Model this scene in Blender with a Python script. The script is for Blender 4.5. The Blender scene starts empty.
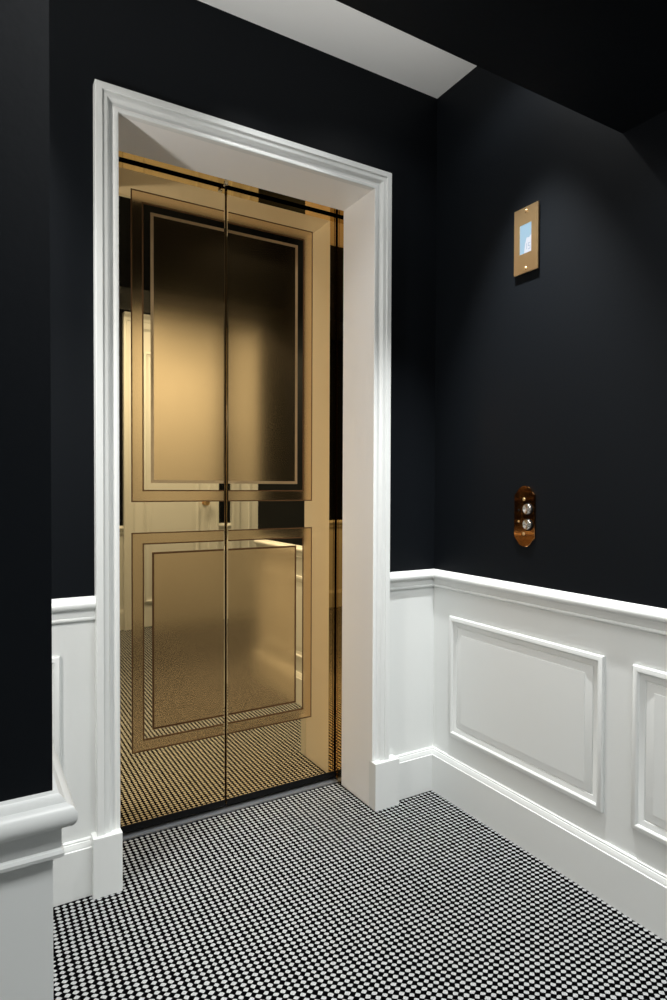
import bpy, bmesh, math, random
from mathutils import Vector, Matrix

S = bpy.context.scene
C = S.collection
PI = math.pi
random.seed(4)

# ------------------------------------------------------------------ camera
H = 1.12
FPX, YAW, PITCH, ROLL = 626.5, 0.53325, 0.01829, 0.00361
cy, sy, cp, sp = math.cos(YAW), math.sin(YAW), math.cos(PITCH), math.sin(PITCH)
F = Vector((sy * cp, cy * cp, -sp))
R0 = Vector((cy, -sy, 0))
U0 = R0.cross(F)
R = R0 * math.cos(ROLL) + U0 * math.sin(ROLL)
U = -R0 * math.sin(ROLL) + U0 * math.cos(ROLL)
cd = bpy.data.cameras.new('camera')
cd.sensor_fit = 'VERTICAL'
cd.sensor_height = 36.0
cd.sensor_width = 24.0
cd.lens = FPX / 1000.0 * 36.0
cd.clip_start = 0.02
cam = bpy.data.objects.new('camera', cd)
C.objects.link(cam)
m = Matrix((R, U, -F)).transposed().to_4x4()
m.translation = Vector((0, 0, H))
cam.matrix_world = m
S.camera = cam

# ------------------------------------------------------------------ view, world, lights
S.view_settings.view_transform = 'Standard'
S.view_settings.look = 'None'
S.view_settings.gamma = 1.0
S.view_settings.use_curve_mapping = False
S.view_settings.exposure = -0.17

w = bpy.data.worlds.new('world')
S.world = w
w.use_nodes = True
w.node_tree.nodes['Background'].inputs[0].default_value = (0.02, 0.02, 0.022, 1)
w.node_tree.nodes['Background'].inputs[1].default_value = 0.3


def spot(name, loc, energy, half_deg, blend=0.6, size=0.03, color=(1, 0.97, 0.93), target=None):
    l = bpy.data.lights.new(name, 'SPOT')
    l.energy = energy
    l.spot_size = math.radians(2 * half_deg)
    l.spot_blend = blend
    l.shadow_soft_size = size
    l.color = color
    o = bpy.data.objects.new(name, l)
    C.objects.link(o)
    o.location = loc
    if target:
        o.rotation_euler = (Vector(target) - Vector(loc)).to_track_quat('-Z', 'Y').to_euler()
    return o


def area(name, loc, target, energy, sx, sy_, color=(1, 1, 1)):
    l = bpy.data.lights.new(name, 'AREA')
    l.shape = 'RECTANGLE'
    l.size, l.size_y = sx, sy_
    l.energy = energy
    l.color = color
    o = bpy.data.objects.new(name, l)
    C.objects.link(o)
    o.location = loc
    o.rotation_euler = (Vector(target) - Vector(loc)).to_track_quat('-Z', 'Y').to_euler()
    return o


WARM = (1.0, 0.965, 0.915)
COOL = (0.98, 0.99, 0.985)


def point(name, loc, energy, radius, color=(1, 1, 1)):
    l = bpy.data.lights.new(name, 'POINT')
    l.energy = energy
    l.shadow_soft_size = radius
    l.color = color
    o = bpy.data.objects.new(name, l)
    C.objects.link(o)
    o.location = loc
    return o


# ceiling downlights of the lift lobby (above the header, out of view)
spot('downlight_display', (1.26, 1.33, 2.545), 230, 28.5, 0.75, 0.02, COOL)
spot('downlight_display_spill', (1.27, 1.36, 2.545), 7, 70, 0.6, 0.02, COOL)
spot('downlight_door', (0.80, 1.55, 2.545), 18, 48, 0.9, 0.03, COOL)
spot('downlight_corridor', (0.06, 1.66, 2.545), 95, 24, 0.85, 0.03, COOL)
# added fill light with no real fixture, aimed up to brighten the lobby ceiling
area('ceiling_fill', (0.72, 1.42, 2.20), (0.72, 1.42, 2.56), 1.25, 1.4, 0.45, COOL)
# wall lamp in the side corridor, left of the lift
point('corridor_lamp', (-0.48, 1.18, 1.55), 46, 0.055, WARM)
# hall lights behind the camera
area('hall_light', (0.75, -0.20, 2.54), (0.75, -0.20, 0), 46, 1.6, 0.5, COOL)
spot('hall_downlight', (1.55, -0.42, 2.545), 36, 62, 0.8, 0.04, COOL)
area('hall_light_right', (2.35, -0.2, 2.54), (2.35, -0.2, 0), 14, 0.6, 0.5, COOL)


# ------------------------------------------------------------------ materials
def pbsdf(name, color, rough=0.5, metal=0.0, **kw):
    mt = bpy.data.materials.new(name)
    mt.use_nodes = True
    b = mt.node_tree.nodes['Principled BSDF']
    b.inputs['Base Color'].default_value = (*color, 1)
    b.inputs['Roughness'].default_value = rough
    b.inputs['Metallic'].default_value = metal
    for k, v in kw.items():
        b.inputs[k.replace('_', ' ')].default_value = v
    return mt


def add_bump(mt, scale, strength, dist, detail=2.0, stretch=None, rough_mix=None):
    nt = mt.node_tree
    n, l = nt.nodes, nt.links
    b = n['Principled BSDF']
    geo = n.new('ShaderNodeNewGeometry')
    mp = n.new('ShaderNodeMapping')
    l.new(geo.outputs['Position'], mp.inputs['Vector'])
    if stretch:
        mp.inputs['Scale'].default_value = stretch
    nz = n.new('ShaderNodeTexNoise')
    nz.inputs['Scale'].default_value = scale
    nz.inputs['Detail'].default_value = detail
    l.new(mp.outputs['Vector'], nz.inputs['Vector'])
    bp = n.new('ShaderNodeBump')
    bp.inputs['Strength'].default_value = strength
    bp.inputs['Distance'].default_value = dist
    l.new(nz.outputs['Fac'], bp.inputs['Height'])
    l.new(bp.outputs['Normal'], b.inputs['Normal'])
    if rough_mix:
        mr = n.new('ShaderNodeMapRange')
        mr.inputs['To Min'].default_value, mr.inputs['To Max'].default_value = rough_mix
        l.new(nz.outputs['Fac'], mr.inputs['Value'])
        l.new(mr.outputs['Result'], b.inputs['Roughness'])
    return mt


M = {}
M['white'] = add_bump(pbsdf('white_satin_paint', (0.755, 0.775, 0.762), 0.33), 60, 0.02, 0.002)
M['cream'] = add_bump(pbsdf('warm_white_paint', (0.87, 0.865, 0.85), 0.38), 60, 0.02, 0.002)
M['black'] = add_bump(pbsdf('midnight_black_paint', (0.0046, 0.0059, 0.0077), 0.5, Specular_IOR_Level=0.09), 90, 0.08, 0.002, rough_mix=(0.46, 0.56))
M['ceil'] = add_bump(pbsdf('matt_ceiling_paint', (0.86, 0.86, 0.84), 0.8), 40, 0.05, 0.002)
GOLD = (0.86, 0.63, 0.325)
M['gold'] = pbsdf('polished_gold', GOLD, 0.015, 1.0)
M['satin'] = pbsdf('satin_gold', (0.68, 0.425, 0.175), 0.125, 1.0)
M['etch'] = pbsdf('etched_gold_line', (0.60, 0.40, 0.20), 0.40, 1.0)
M['groove'] = pbsdf('engraved_dark_line', (0.17, 0.085, 0.035), 0.45, 1.0)
M['brass'] = add_bump(pbsdf('brushed_brass', (0.88, 0.60, 0.31), 0.36, 1.0, Anisotropic=0.6), 30, 0.05, 0.0004, 3, (1, 1, 40))
M['bronze'] = add_bump(pbsdf('polished_bronze', (0.55, 0.27, 0.11), 0.07, 1.0), 60, 0.015, 0.0004)
M['steel'] = pbsdf('spun_steel', (0.80, 0.78, 0.75), 0.24, 1.0, Anisotropic=0.92, Anisotropic_Rotation=0.25)
_n = M['steel'].node_tree
_t = _n.nodes.new('ShaderNodeTangent'); _t.direction_type = 'RADIAL'; _t.axis = 'X'
_n.links.new(_t.outputs['Tangent'], _n.nodes['Principled BSDF'].inputs['Tangent'])
M['dark'] = pbsdf('dark_gasket', (0.006, 0.006, 0.006), 0.55, Specular_IOR_Level=0.1)
M['sill'] = add_bump(pbsdf('dark_aluminium', (0.36, 0.38, 0.41), 0.5, 1.0), 40, 0.1, 0.0004, 3, (1, 40, 1))


def carpet():
    mt = bpy.data.materials.new('woven_black_white_carpet')
    mt.use_nodes = True
    nt = mt.node_tree
    n, l = nt.nodes, nt.links
    b = n['Principled BSDF']
    geo = n.new('ShaderNodeNewGeometry')
    # small irregularity of the weave
    nz = n.new('ShaderNodeTexNoise')
    nz.inputs['Scale'].default_value = 60
    nz.inputs['Detail'].default_value = 1
    l.new(geo.outputs['Position'], nz.inputs['Vector'])
    sub = n.new('ShaderNodeVectorMath'); sub.operation = 'SUBTRACT'
    sub.inputs[1].default_value = (0.5, 0.5, 0.5)
    l.new(nz.outputs['Color'], sub.inputs[0])
    scl = n.new('ShaderNodeVectorMath'); scl.operation = 'SCALE'
    scl.inputs['Scale'].default_value = 0.0055
    l.new(sub.outputs[0], scl.inputs[0])
    add = n.new('ShaderNodeVectorMath'); add.operation = 'ADD'
    l.new(geo.outputs['Position'], add.inputs[0]); l.new(scl.outputs[0], add.inputs[1])
    sep = n.new('ShaderNodeSeparateXYZ')
    l.new(add.outputs[0], sep.inputs[0])

    def math_(op, a, bv=None):
        k = n.new('ShaderNodeMath'); k.operation = op
        for i, v in enumerate((a, bv)):
            if v is None: continue
            if isinstance(v, (int, float)): k.inputs[i].default_value = v
            else: l.new(v, k.inputs[i])
        return k.outputs[0]
    u = math_('MULTIPLY', sep.outputs['X'], PI / 0.0173)
    v = math_('MULTIPLY', sep.outputs['Y'], PI / 0.0153)
    ca = math_('COSINE', math_('SUBTRACT', u, v))
    cb = math_('COSINE', math_('ADD', u, v))
    ca = math_('MULTIPLY', math_('SIGN', ca), math_('POWER', math_('ABSOLUTE', ca), 0.42))
    f = math_('MULTIPLY', ca, cb)
    mr = n.new('ShaderNodeMapRange'); mr.interpolation_type = 'SMOOTHSTEP'
    mr.inputs['From Min'].default_value = 0.02
    mr.inputs['From Max'].default_value = 0.5
    l.new(f, mr.inputs['Value'])
    fib = n.new('ShaderNodeTexNoise')
    fib.inputs['Scale'].default_value = 420
    fib.inputs['Detail'].default_value = 2
    l.new(geo.outputs['Position'], fib.inputs['Vector'])
    rw = n.new('ShaderNodeValToRGB')
    rw.color_ramp.elements[0].position, rw.color_ramp.elements[0].color = 0.3, (0.25, 0.255, 0.258, 1)
    rw.color_ramp.elements[1].position, rw.color_ramp.elements[1].color = 0.7, (0.46, 0.47, 0.472, 1)
    l.new(fib.outputs['Fac'], rw.inputs['Fac'])
    mix = n.new('ShaderNodeMix'); mix.data_type = 'RGBA'
    mix.inputs[6].default_value = (0.001, 0.001, 0.0012, 1)
    l.new(mr.outputs['Result'], mix.inputs[0]); l.new(rw.outputs['Color'], mix.inputs[7])
    l.new(mix.outputs[2], b.inputs['Base Color'])
    b.inputs['Roughness'].default_value = 0.9
    b.inputs['Specular IOR Level'].default_value = 0.0
    hsum = math_('ADD', math_('ABSOLUTE', f), math_('MULTIPLY', fib.outputs['Fac'], 0.7))
    bp = n.new('ShaderNodeBump')
    bp.inputs['Strength'].default_value = 0.5
    bp.inputs['Distance'].default_value = 0.0015
    l.new(hsum, bp.inputs['Height']); l.new(bp.outputs['Normal'], b.inputs['Normal'])
    return mt


M['carpet'] = carpet()


def emit(name, col, s):
    mt = bpy.data.materials.new(name)
    mt.use_nodes = True
    b = mt.node_tree.nodes['Principled BSDF']
    b.inputs['Base Color'].default_value = (0.02, 0.02, 0.02, 1)
    b.inputs['Emission Color'].default_value = (*col, 1)
    b.inputs['Emission Strength'].default_value = s
    b.inputs['Roughness'].default_value = 0.2
    return mt


M['screen_blue'] = emit('lit_screen_pale_blue', (0.42, 0.66, 0.84), 0.95)
M['screen_white'] = emit('lit_screen_white', (0.84, 0.88, 0.98), 1.0)
M['screen_ink'] = emit('lit_screen_grey_blue', (0.46, 0.60, 0.76), 0.95)


# ------------------------------------------------------------------ mesh helpers
def bm_box(bm, x0, x1, y0, y1, z0, z1, mi=0):
    vs = [bm.verts.new((x, y, z)) for z in (z0, z1) for x, y in ((x0, y0), (x1, y0), (x1, y1), (x0, y1))]
    for f in ((3, 2, 1, 0), (4, 5, 6, 7), (0, 1, 5, 4), (1, 2, 6, 5), (2, 3, 7, 6), (3, 0, 4, 7)):
        fc = bm.faces.new([vs[i] for i in f]); fc.material_index = mi


def sweep(bm, path, prof, to3d, closed=False, cap=True):
    """mitred moulding: path of 2-D points, prof of (offset to the right of travel, height); to3d(a, b, h)"""
    n = len(path)
    P = [Vector(p) for p in path]

    def nrm(a, b):
        d = (b - a).normalized()
        return Vector((d.y, -d.x))
    rings = []
    for i in range(n):
        if closed:
            n1, n2 = nrm(P[i - 1], P[i]), nrm(P[i], P[(i + 1) % n])
        else:
            n1 = nrm(P[i - 1], P[i]) if i > 0 else nrm(P[i], P[i + 1])
            n2 = nrm(P[i], P[i + 1]) if i < n - 1 else n1
        mv = (n1 + n2) / (1 + n1.dot(n2))
        rings.append([bm.verts.new(to3d(*(P[i] + mv * o), h)) for o, h in prof])
    for i in range(n if closed else n - 1):
        a, b = rings[i], rings[(i + 1) % n]
        for j in range(len(prof) - 1):
            bm.faces.new((a[j], a[j + 1], b[j + 1], b[j]))
    if cap and not closed:
        bm.faces.new(rings[0]); bm.faces.new(list(reversed(rings[-1])))
    return rings


def finish(bm, name, mats, parent=None, smooth=None, bevel=None):
    bmesh.ops.remove_doubles(bm, verts=bm.verts, dist=1e-6)
    if bevel:
        ed = [e for e in bm.edges if len(e.link_faces) == 2 and e.calc_face_angle(0) > 0.9]
        bmesh.ops.bevel(bm, geom=ed, offset=bevel, segments=2, affect='EDGES', profile=0.6)
    bmesh.ops.recalc_face_normals(bm, faces=bm.faces)
    if smooth:
        for f in bm.faces: f.smooth = True
        for e in bm.edges:
            if len(e.link_faces) != 2 or e.calc_face_angle(0) > math.radians(smooth): e.smooth = False
    me = bpy.data.meshes.new(name)
    bm.to_mesh(me); bm.free()
    for mm in (mats if isinstance(mats, (list, tuple)) else [mats]): me.materials.append(mm)
    o = bpy.data.objects.new(name, me)
    C.objects.link(o)
    if parent: o.parent = parent
    return o


def struct(o):
    o['kind'] = 'structure'
    return o


def thing(name, label, cat, loc=(0, 0, 0), group=None):
    o = bpy.data.objects.new(name, None)
    o.empty_display_size = 0.1
    C.objects.link(o)
    o.location = loc
    o['label'] = label; o['category'] = cat
    if group: o['group'] = group
    return o


def part(bm, name, mats, parent, **kw):
    """part built in world coordinates, parented to a thing at parent.location"""
    bmesh.ops.translate(bm, verts=bm.verts, vec=-Vector(parent.matrix_basis.translation if parent.parent is None else parent.parent.matrix_basis.translation))
    return finish(bm, name, mats, parent, **kw)


# ------------------------------------------------------------------ dimensions
XR = 1.511      # right wall face
YB = 1.819      # wall that holds the lift
ZC = 2.5572     # ceiling
ZR = 0.8220     # top of chair rail
SX, SY = 0.0735, 0.6665      # corner of the near wall stub
YBM = 1.058     # lift side of header / stub
ZBM = 2.064     # underside of header
OX0, OX1, OZ = 0.3725, 1.2237, 2.1525   # reveal of the lift opening
YJ = 2.006      # end of the white reveal
YD = 2.056      # face of lift doors
YEND = 0.6665     # end of the right wall
YH = -0.98       # far hall wall
XH0, XH1 = -1.6, 3.2

# ------------------------------------------------------------------ structure
bm = bmesh.new(); bm_box(bm, XH0 - .1, XH1 + .1, YH - .1, 2.03, -0.08, 0.0)
struct(finish(bm, 'floor', M['carpet']))
bm = bmesh.new(); bm_box(bm, XH0 - .1, XH1 + .1, YH - .1, 2.03, ZC, ZC + 0.08)
struct(finish(bm, 'ceiling', M['ceil']))

WZ = 0.79


def wall(name, boxes):
    b = bmesh.new()
    for (x0, x1, y0, y1, z0, z1) in boxes:
        if z0 < WZ < z1:
            bm_box(b, x0, x1, y0, y1, z0, WZ, 1); bm_box(b, x0, x1, y0, y1, WZ, z1, 0)
        else:
            bm_box(b, x0, x1, y0, y1, z0, z1, 0)
    return struct(finish(b, name, [M['black'], M['white']]))


wall('wall_back', [(-1.1, OX0 - .012, YB, YJ, 0, ZC), (OX1 + .012, XR + .15, YB, YJ, 0, ZC),
                   (OX0 - .012, OX1 + .012, YB, YJ, OZ + .012, ZC)])
wall('wall_right', [(XR, XR + .15, YEND, YB, 0, ZC)])
wall('wall_front', [(XH0, SX, SY, YBM, 0, ZC)])
wall('wall_left', [(-1.2, -1.1, YBM, YJ, 0, ZC)])
wall('wall_hall', [(XH0, XH1, YH - .1, YH, 0, ZC)])
wall('wall_hall_left', [(XH0 - .1, XH0, YH - .1, YBM, 0, ZC)])
wall('wall_hall_right', [(XH1, XH1 + .1, YH - .1, YEND + .1, 0, ZC)])
wall('wall_corridor', [(XR + .15, XH1, YEND, YEND + .1, 0, ZC)])
bm = bmesh.new(); bm_box(bm, SX, XR, SY + .01, YBM, ZBM, ZC)
struct(finish(bm, 'wall_header', M['black']))

# chair rail profile: (distance from the wall, z)
RAIL = [(0, .822), (.0050, .8205), (.0100, .8150), (.0108, .8125), (.0125, .8115), (.0165, .8095), (.0192, .8062), (.0205, .8020),
        (.0203, .7975), (.0190, .7935), (.0165, .7905), (.0130, .7890), (.0085, .7880), (.0072, .7850), (.0072, .7690),
        (.0060, .7665), (.0085, .7650), (.0097, .7620), (.0090, .7585), (.0050, .7560), (0, .7560)]
BASE = [(0, .1557), (.005, .1557), (.0085, .1540), (.0085, .1500), (.0105, .1490), (.0120, .1440), (.0150, .1380),
        (.0150, .1345), (.0180, .1330), (.0180, 0.0), (0, 0.0)]


def run(name, path, prof, mat='white'):
    """horizontal moulding along a plan path, walls on the left of travel"""
    b = bmesh.new()
    sweep(b, path, prof, lambda x, y, z: (x, y, z))
    return struct(finish(b, name, M[mat], smooth=28))


CX0, CX1 = 0.3092, 1.2871     # casing outer edges
PX0, PX1 = 0.2968, 1.3245
lob_left = [(-1.1, YBM), (-1.1, YB), (CX0, YB)]
run('trim_1', [(-1.1, YBM), (-1.1, YB), (CX0, YB)], RAIL)
run('trim_2', [(CX1, YB), (XR, YB), (XR, YEND), (XR + .15, YEND)], RAIL)
run('trim_3', [(XH0, SY), (SX, SY), (SX, YBM), (-1.1, YBM)], RAIL)
run('baseboard_back', [(-1.1, YBM), (-1.1, YB), (PX0, YB)], BASE)
run('baseboard_right', [(PX1, YB), (XR, YB), (XR, YEND), (XR + .15, YEND)], BASE)
run('baseboard_front', [(XH0, SY), (SX, SY), (SX, YBM), (-1.1, YBM)], BASE)

# hall wall opposite: two tall white cased doors with wainscot between
D2 = (1.08, 1.855)
D3 = (1.975, 2.78)
DH = 2.45
for k, seg in enumerate([(XH1, D3[1]), (D3[0], D2[1]), (D2[0], XH0)]):
    run('trim_%d' % (4 + k), [(seg[0], YH), (seg[1], YH)], RAIL)
    run('baseboard_hall' + ('' if k == 0 else '_%d' % (k + 1)), [(seg[0], YH), (seg[1], YH)], BASE)

# ---- raised wainscot panels
PAN = [(0, 0), (0, .007), (.003, .0105), (.009, .0125), (.0145, .0125), (.0185, .0095), (.0195, .0070), (.026, .0055),
       (.031, .0040), (.0335, .0036), (.0350, .0012), (.0370, .0012), (.0375, .0030), (.0600, .0058), (.0606, .0070)]


def panel(name, u0, u1, v0, v1, to3d, mat='white', prof=PAN):
    b = bmesh.new()
    rings = sweep(b, [(u0, v0), (u0, v1), (u1, v1), (u1, v0)], prof, to3d, closed=True)
    b.faces.new([r[-1] for r in rings])
    b.faces.new([r[0] for r in rings])
    return finish(b, name, M[mat], smooth=28)


rw = lambda u, v, h: (XR - h, YB - u, v)
bwall = lambda u, v, h: (u, YB - h, v)
hw = lambda u, v, h: (u, YH + h, v)
fw = lambda u, v, h: (u, SY - h, v)
struct(panel('trim_7', YB - 1.722, YB - 1.091, .232, .664, rw))
struct(panel('trim_8', YB - 1.005, YB - .76, .232, .664, rw))
struct(panel('trim_9', -.62, .220, .236, .668, bwall))
struct(panel('trim_10', -.9, -.10, .232, .664, fw))

# ---- door casing of the lift: swept, mitred profile; offset runs inwards from the outer edge
CASE = [(0, 0), (0, .030), (.002, .032), (.018, .032), (.0195, .0305), (.0195, .0285), (.0215, .0275), (.031, .0275),
        (.0335, .0262), (.036, .0225), (.0385, .0185), (.042, .0160), (.046, .0150), (.050, .0155), (.053, .0180),
        (.0552, .0190), (.0615, .0190), (.0635, .0170), (.0635, 0)]
bm = bmesh.new()
sweep(bm, [(CX0, .16), (CX0, 2.2147), (CX1, 2.2147), (CX1, .16)],
      [(o * ((OX0 - CX0) / .0635), h) for o, h in CASE], bwall)
struct(finish(bm, 'trim_11', M['white'], smooth=28))
for k, (a, b_) in enumerate(((PX0, OX0 + .0015), (OX1 - .0015, PX1))):
    bm = bmesh.new()
    bm_box(bm, a, b_, YB - .042, YB + (.0), 0, .165)
    struct(finish(bm, 'trim_%d' % (12 + k), M['white'], bevel=.002))
# reveal lining (three boards)
bm = bmesh.new()
bm_box(bm, OX0 - .012, OX0, YB - .018, YJ, 0, OZ + .012)
bm_box(bm, OX1, OX1 + .012, YB - .018, YJ, 0, OZ + .012)
bm_box(bm, OX0, OX1, YB - .018, YJ, OZ, OZ + .012)
struct(finish(bm, 'trim_14', M['cream']))

# ---- tall white doors of the hall
for nm, (a, b_) in (('door_1', D2), ('door_2', D3)):
    bm = bmesh.new()
    sweep(bm, [(a, 0), (a, DH), (b_, DH), (b_, 0)], [(0, 0), (0, .045), (.02, .045), (.024, .038), (.07, .034), (.078, .026), (.085, .022), (.085, 0)], hw)
    sweep(bm, [(a - .0, DH - .001), (b_ + .0, DH - .001)], [(-.0, .0), (-.035, .0), (-.035, .075), (-.022, .072), (-.012, .055), (-.004, .048), (.0, .045)], hw)
    fr = struct(finish(bm, nm, M['white'], smooth=28))
    bm = bmesh.new()
    bm_box(bm, a + .085, b_ - .085, YH + .001, YH + .016, .006, DH - .085)
    leaf = finish(bm, 'leaf', M['white'], fr)
    for (z0, z1) in ((.20, 2.20),):
        pn = panel('panel', a + .16, b_ - .16, z0, z1, lambda u, v, h: (u, YH + .016 + h, v))
        pn.parent = leaf
    bm = bmesh.new()
    hx = b_ - .115
    bmesh.ops.create_cone(bm, cap_ends=True, segments=20, radius1=.024, radius2=.022, depth=.008,
                          matrix=Matrix.Translation((hx, YH + .020, 1.0)) @ Matrix.Rotation(PI / 2, 4, 'X'))
    bmesh.ops.create_cone(bm, cap_ends=True, segments=14, radius1=.009, radius2=.009, depth=.04,
                          matrix=Matrix.Translation((hx, YH + .042, 1.0)) @ Matrix.Rotation(PI / 2, 4, 'X'))
    bmesh.ops.create_uvsphere(bm, u_segments=18, v_segments=12, radius=.026, matrix=Matrix.Translation((hx, YH + .074, 1.0)))
    finish(bm, 'door_knob', M['brass'], leaf, smooth=40)

# ------------------------------------------------------------------ lift frame: header, jambs, sill
fr = thing('elevator_frame', 'polished gold metal elevator frame lining the back of the white doorway', 'elevator frame', ((OX0 + OX1) / 2, YJ, 0))
for s, xx in ((-1, OX0), (1, OX1)):
    bm = bmesh.new()
    x0, x1 = sorted((xx, xx + s * .03))
    bm_box(bm, x0, x1, YJ, YJ + .030, 0, OZ + .03)
    # small return towards the door, with a shadow groove between
    x0, x1 = sorted((xx + s * .004, xx + s * .03))
    bm_box(bm, x0, x1, YJ + .030, YJ + .035, 0, OZ + .03)
    x0, x1 = sorted((xx, xx + s * .03))
    bm_box(bm, x0, x1, YJ + .035, YJ + .041, 0, OZ + .03)
    part(bm, 'jamb', M['gold'], fr)
bm = bmesh.new()
bm_box(bm, OX0, OX1, YJ, YJ + .034, OZ, OZ + .03)
hd = part(bm, 'header', M['gold'], fr)
bm = bmesh.new()
bm_box(bm, OX0, OX1, 2.030, 2.088, -.03, .003)
for yy in (2.037, 2.045):
    bm_box(bm, OX0, OX1, yy, yy + .003, .003, .0042)
part(bm, 'sill', M['sill'], fr)
bm = bmesh.new()
bm_box(bm, .764, .777, YJ + .016, YJ + .028, OZ - .007, OZ)
bm_box(bm, .767, .774, YJ + .028, YJ + .040, OZ - .005, OZ - .001)
lt = part(bm, 'door_stop', M['steel'], fr, bevel=.001)

# ------------------------------------------------------------------ lift doors (two polished leaves)
SEAM = 0.7815
FX0, FX1 = 0.462, 1.120
DOORB, DOORT = 0.012, 2.24


def half_frame(bm, side, o, w_, z0, z1, t0, t1):
    """C-shaped frame: o = inset from the outer rectangle, w_ = width; open at the meeting edge"""
    g = .0085
    za, zb = z0 + o, z1 - o
    if side < 0:
        xa, xb = FX0 + o, SEAM - g
        bm_box(bm, xa, xa + w_, YD - t1, YD - t0, za, zb)
        bm_box(bm, xa + w_, xb, YD - t1, YD - t0, za, za + w_)
        bm_box(bm, xa + w_, xb, YD - t1, YD - t0, zb - w_, zb)
    else:
        xa, xb = SEAM + g, FX1 - o
        bm_box(bm, xb - w_, xb, YD - t1, YD - t0, za, zb)
        bm_box(bm, xa, xb - w_, YD - t1, YD - t0, za, za + w_)
        bm_box(bm, xa, xb - w_, YD - t1, YD - t0, zb - w_, zb)


for side, nm, lab in ((-1, 'elevator_door', 'left polished gold elevator door leaf with satin panels'),
                      (1, 'elevator_door', 'right polished gold elevator door leaf with satin panels, nearer the call buttons')):
    x0, x1 = (OX0 - .02, SEAM - .0030) if side < 0 else (SEAM + .0030, OX1 + .02)
    th = thing(nm, lab, 'elevator door', ((x0 + x1) / 2, YD, DOORB), 'sliding elevator door leaves')
    bm = bmesh.new()
    bm_box(bm, x0, x1, YD, YD + .028, DOORB, DOORT)
    ed = [e for e in bm.edges if abs(e.verts[0].co.x - e.verts[1].co.x) < 1e-6 and abs(e.verts[0].co.y - e.verts[1].co.y) < 1e-6
          and abs(e.verts[0].co.x - SEAM) < .01 and e.verts[0].co.y < YD + .01]
    bmesh.ops.bevel(bm, geom=ed, offset=.0025, segments=4, affect='EDGES', profile=.5)
    part(bm, 'door_leaf', M['gold'], th)
    bm = bmesh.new()
    bm_box(bm, x0, x1, YD - .0015, YD, DOORB, DOORB + .022)
    part(bm, 'bottom_seal', M['dark'], th)
    for (z0, z1) in ((1.0740, 2.0705), (.2620, .9755)):
        bm = bmesh.new()
        half_frame(bm, side, 0.004, .031, z0, z1, 0, .0006)
        bd = part(bm, 'satin_border', M['satin'], th)
        bm = bmesh.new()
        half_frame(bm, side, 0, .004, z0, z1, 0, .0008)
        half_frame(bm, side, .035, .0045, z0, z1, 0, .0008)
        part(bm, 'etched_line', M['groove'], bd)
        bm = bmesh.new()
        o = .072
        if side < 0: bm_box(bm, FX0 + o, SEAM - .0085, YD - .0006, YD, z0 + o, z1 - o)
        else: bm_box(bm, SEAM + .0085, FX1 - o, YD - .0006, YD, z0 + o, z1 - o)
        pn = part(bm, 'satin_panel', M['satin'], th)
        bm = bmesh.new()
        lw = .010 if z0 > 1 else .0065
        half_frame(bm, side, .072 - lw, lw, z0, z1, 0, .0008)
        part(bm, 'etched_line', M['etch'] if z0 > 1 else M['groove'], pn)  # lower line's darker colour paints in the floor the same metal would reflect

# ------------------------------------------------------------------ floor display plate on the right wall
def onwall(u, v, h, yc=0, zc=0):   # u to the viewer's right, v up, h out of the wall
    return (XR - h, yc - u, zc + v)


YP, ZP = 1.3800, 1.892
dp = thing('floor_display', 'brushed brass floor indicator plate with small lit pale blue screen on black wall', 'floor indicator', (XR, YP, ZP))


def wbox(bm, u0, u1, v0, v1, h0, h1, yc, zc, mi=0):
    bm_box(bm, XR - h1, XR - h0, yc - u1, yc - u0, zc + v0, zc + v1, mi)


bm = bmesh.new()
wbox(bm, -.043, .043, -.094, .094, 0, .004, YP, ZP)
part(bm, 'back_box', M['dark'], dp)
bm = bmesh.new()
# plate with a window: four pieces around the screen
su0, su1, sv0, sv1 = -.0255, .0215, -.041, .049
for q in ((-.0480, su0, -.1010, .1010), (su1, .0480, -.1010, .1010), (su0, su1, -.1010, sv0), (su0, su1, sv1, .1010)):
    wbox(bm, q[0], q[1], q[2], q[3], .004, .009, YP, ZP)
plate = part(bm, 'plate', M['brass'], dp)
bm = bmesh.new()
wbox(bm, su0, su1, sv0, sv1, .004, .0075, YP, ZP)
sc = part(bm, 'screen', M['screen_blue'], dp)
bm = bmesh.new()
# picture on the screen: white lower right area, two small digits strokes and an edge line
pts = [(-.008, -.040), (.021, -.040), (.021, .012), (.012, .004), (.002, .006), (-.004, -.012)]
vs = [bm.verts.new(onwall(u, v, .0078, YP, ZP)) for u, v in pts]
vb = [bm.verts.new(onwall(u, v, .0075, YP, ZP)) for u, v in pts]
bm.faces.new(vs)
for i in range(len(pts)):
    bm.faces.new((vs[i], vs[(i + 1) % len(pts)], vb[(i + 1) % len(pts)], vb[i]))
part(bm, 'screen_image', M['screen_white'], sc)
for strokes in (((.0015, .0035, -.030, -.012),),
                ((.008, .0165, -.014, -.012), (.008, .0165, -.0225, -.0205), (.008, .010, -.0205, -.014),
                 (.0145, .0165, -.0305, -.0225), (.008, .0165, -.032, -.030))):
    bm = bmesh.new()
    for q in strokes:
        wbox(bm, q[0], q[1], q[2], q[3], .0078, .0080, YP, ZP)
    part(bm, 'digit', M['screen_ink'], sc)
bm = bmesh.new()
wbox(bm, -.0235, -.0222, -.039, -.004, .0075, .0078, YP, ZP)
part(bm, 'screen_line', M['screen_ink'], sc)


def screw(parent, u, v, h, yc, zc, mat):
    b = bmesh.new()
    mtx = Matrix.Translation(onwall(u, v, h, yc, zc)) @ Matrix.Diagonal((.45, 1, 1, 1))
    bmesh.ops.create_uvsphere(b, u_segments=16, v_segments=10, radius=.0052, matrix=mtx)
    # slot
    ob = part(b, 'screw', mat, parent, smooth=50)
    return ob


for v in (.088, -.088):
    screw(dp, 0.0, v, .0092, YP, ZP, M['brass'])

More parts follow.
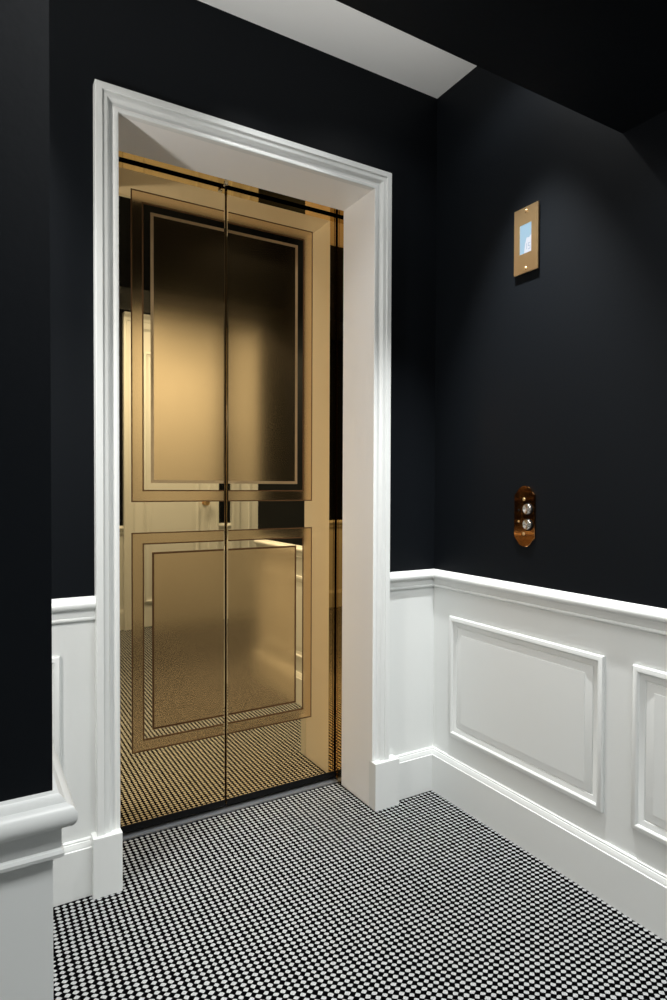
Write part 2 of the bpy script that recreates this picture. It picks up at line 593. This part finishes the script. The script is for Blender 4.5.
# ------------------------------------------------------------------ call button plate
YC, ZCB = 1.3795, 1.0355
cb = thing('call_button_plate', 'bronze call plate with curved ends and two round steel buttons on black wall', 'call button plate', (XR, YC, ZCB))
hw_, hh, sh = .0415, .0955, .064
top = [(-hw_, .0640), (-hw_, .0665), (-.0395, .0690), (-.0360, .0722), (-.0315, .0762), (-.0280, .0805), (-.0245, .0852),
       (-.0205, .0893), (-.0145, .0928), (-.0070, .0948), (0, .0955)]
prof = top + [(-u, v) for u, v in reversed(top[:-1])]
outl = prof + [(u, -v) for u, v in reversed(prof)]

bm = bmesh.new()
rings = []
for ins, h in ((0, 0), (0, .0045), (.0015, .006)):
    k = 1 - ins / .05
    rings.append([bm.verts.new(onwall(u * k, v * (1 - ins / .1), h, YC, ZCB)) for u, v in outl])
n = len(outl)
for a, b_ in zip(rings, rings[1:]):
    for i in range(n):
        bm.faces.new((a[i], a[(i + 1) % n], b_[(i + 1) % n], b_[i]))
bm.faces.new(rings[-1]); bm.faces.new(rings[0])
part(bm, 'plate', M['bronze'], cb)
for v in (.0235, -.0245):
    bm = bmesh.new()
    prev = None
    seg = 32
    pr = [(.0185, .006), (.0185, .0085), (.0168, .0098), (.0160, .0085)]
    for r_, h in pr:
        ring = [bm.verts.new(onwall(.016 + r_ * math.cos(2 * PI * i / seg), v + r_ * math.sin(2 * PI * i / seg), h, YC, ZCB)) for i in range(seg)]
        if prev:
            for i in range(seg): bm.faces.new((prev[i], prev[(i + 1) % seg], ring[(i + 1) % seg], ring[i]))
        prev = ring
    collar = part(bm, 'button_collar', M['dark'], cb, smooth=40)
    bm = bmesh.new()
    prev = None
    for r_, h in ((.0158, .006), (.0158, .0128), (.0148, .0140), (.011, .0131), (.006, .0120), (.001, .0110)):
        ring = [bm.verts.new(onwall(.016 + r_ * math.cos(2 * PI * i / seg), v + r_ * math.sin(2 * PI * i / seg), h, YC, ZCB)) for i in range(seg)]
        if prev:
            for i in range(seg): bm.faces.new((prev[i], prev[(i + 1) % seg], ring[(i + 1) % seg], ring[i]))
        prev = ring
    bm.faces.new(prev)
    part(bm, 'button', M['steel'], cb, smooth=40)
for v in (.0535, -.0545):
    screw(cb, -.001, v, .0062, YC, ZCB, M['brass'])
for v, mm in ((.018, M['dark']), (-.0165, M['brass'])):
    bm = bmesh.new()
    bmesh.ops.create_uvsphere(bm, u_segments=14, v_segments=8, radius=.0036,
                              matrix=Matrix.Translation(onwall(-.022, v, .0062, YC, ZCB)) @ Matrix.Diagonal((.5, 1, 1, 1)))
    part(bm, 'indicator_dot', mm, cb, smooth=50)
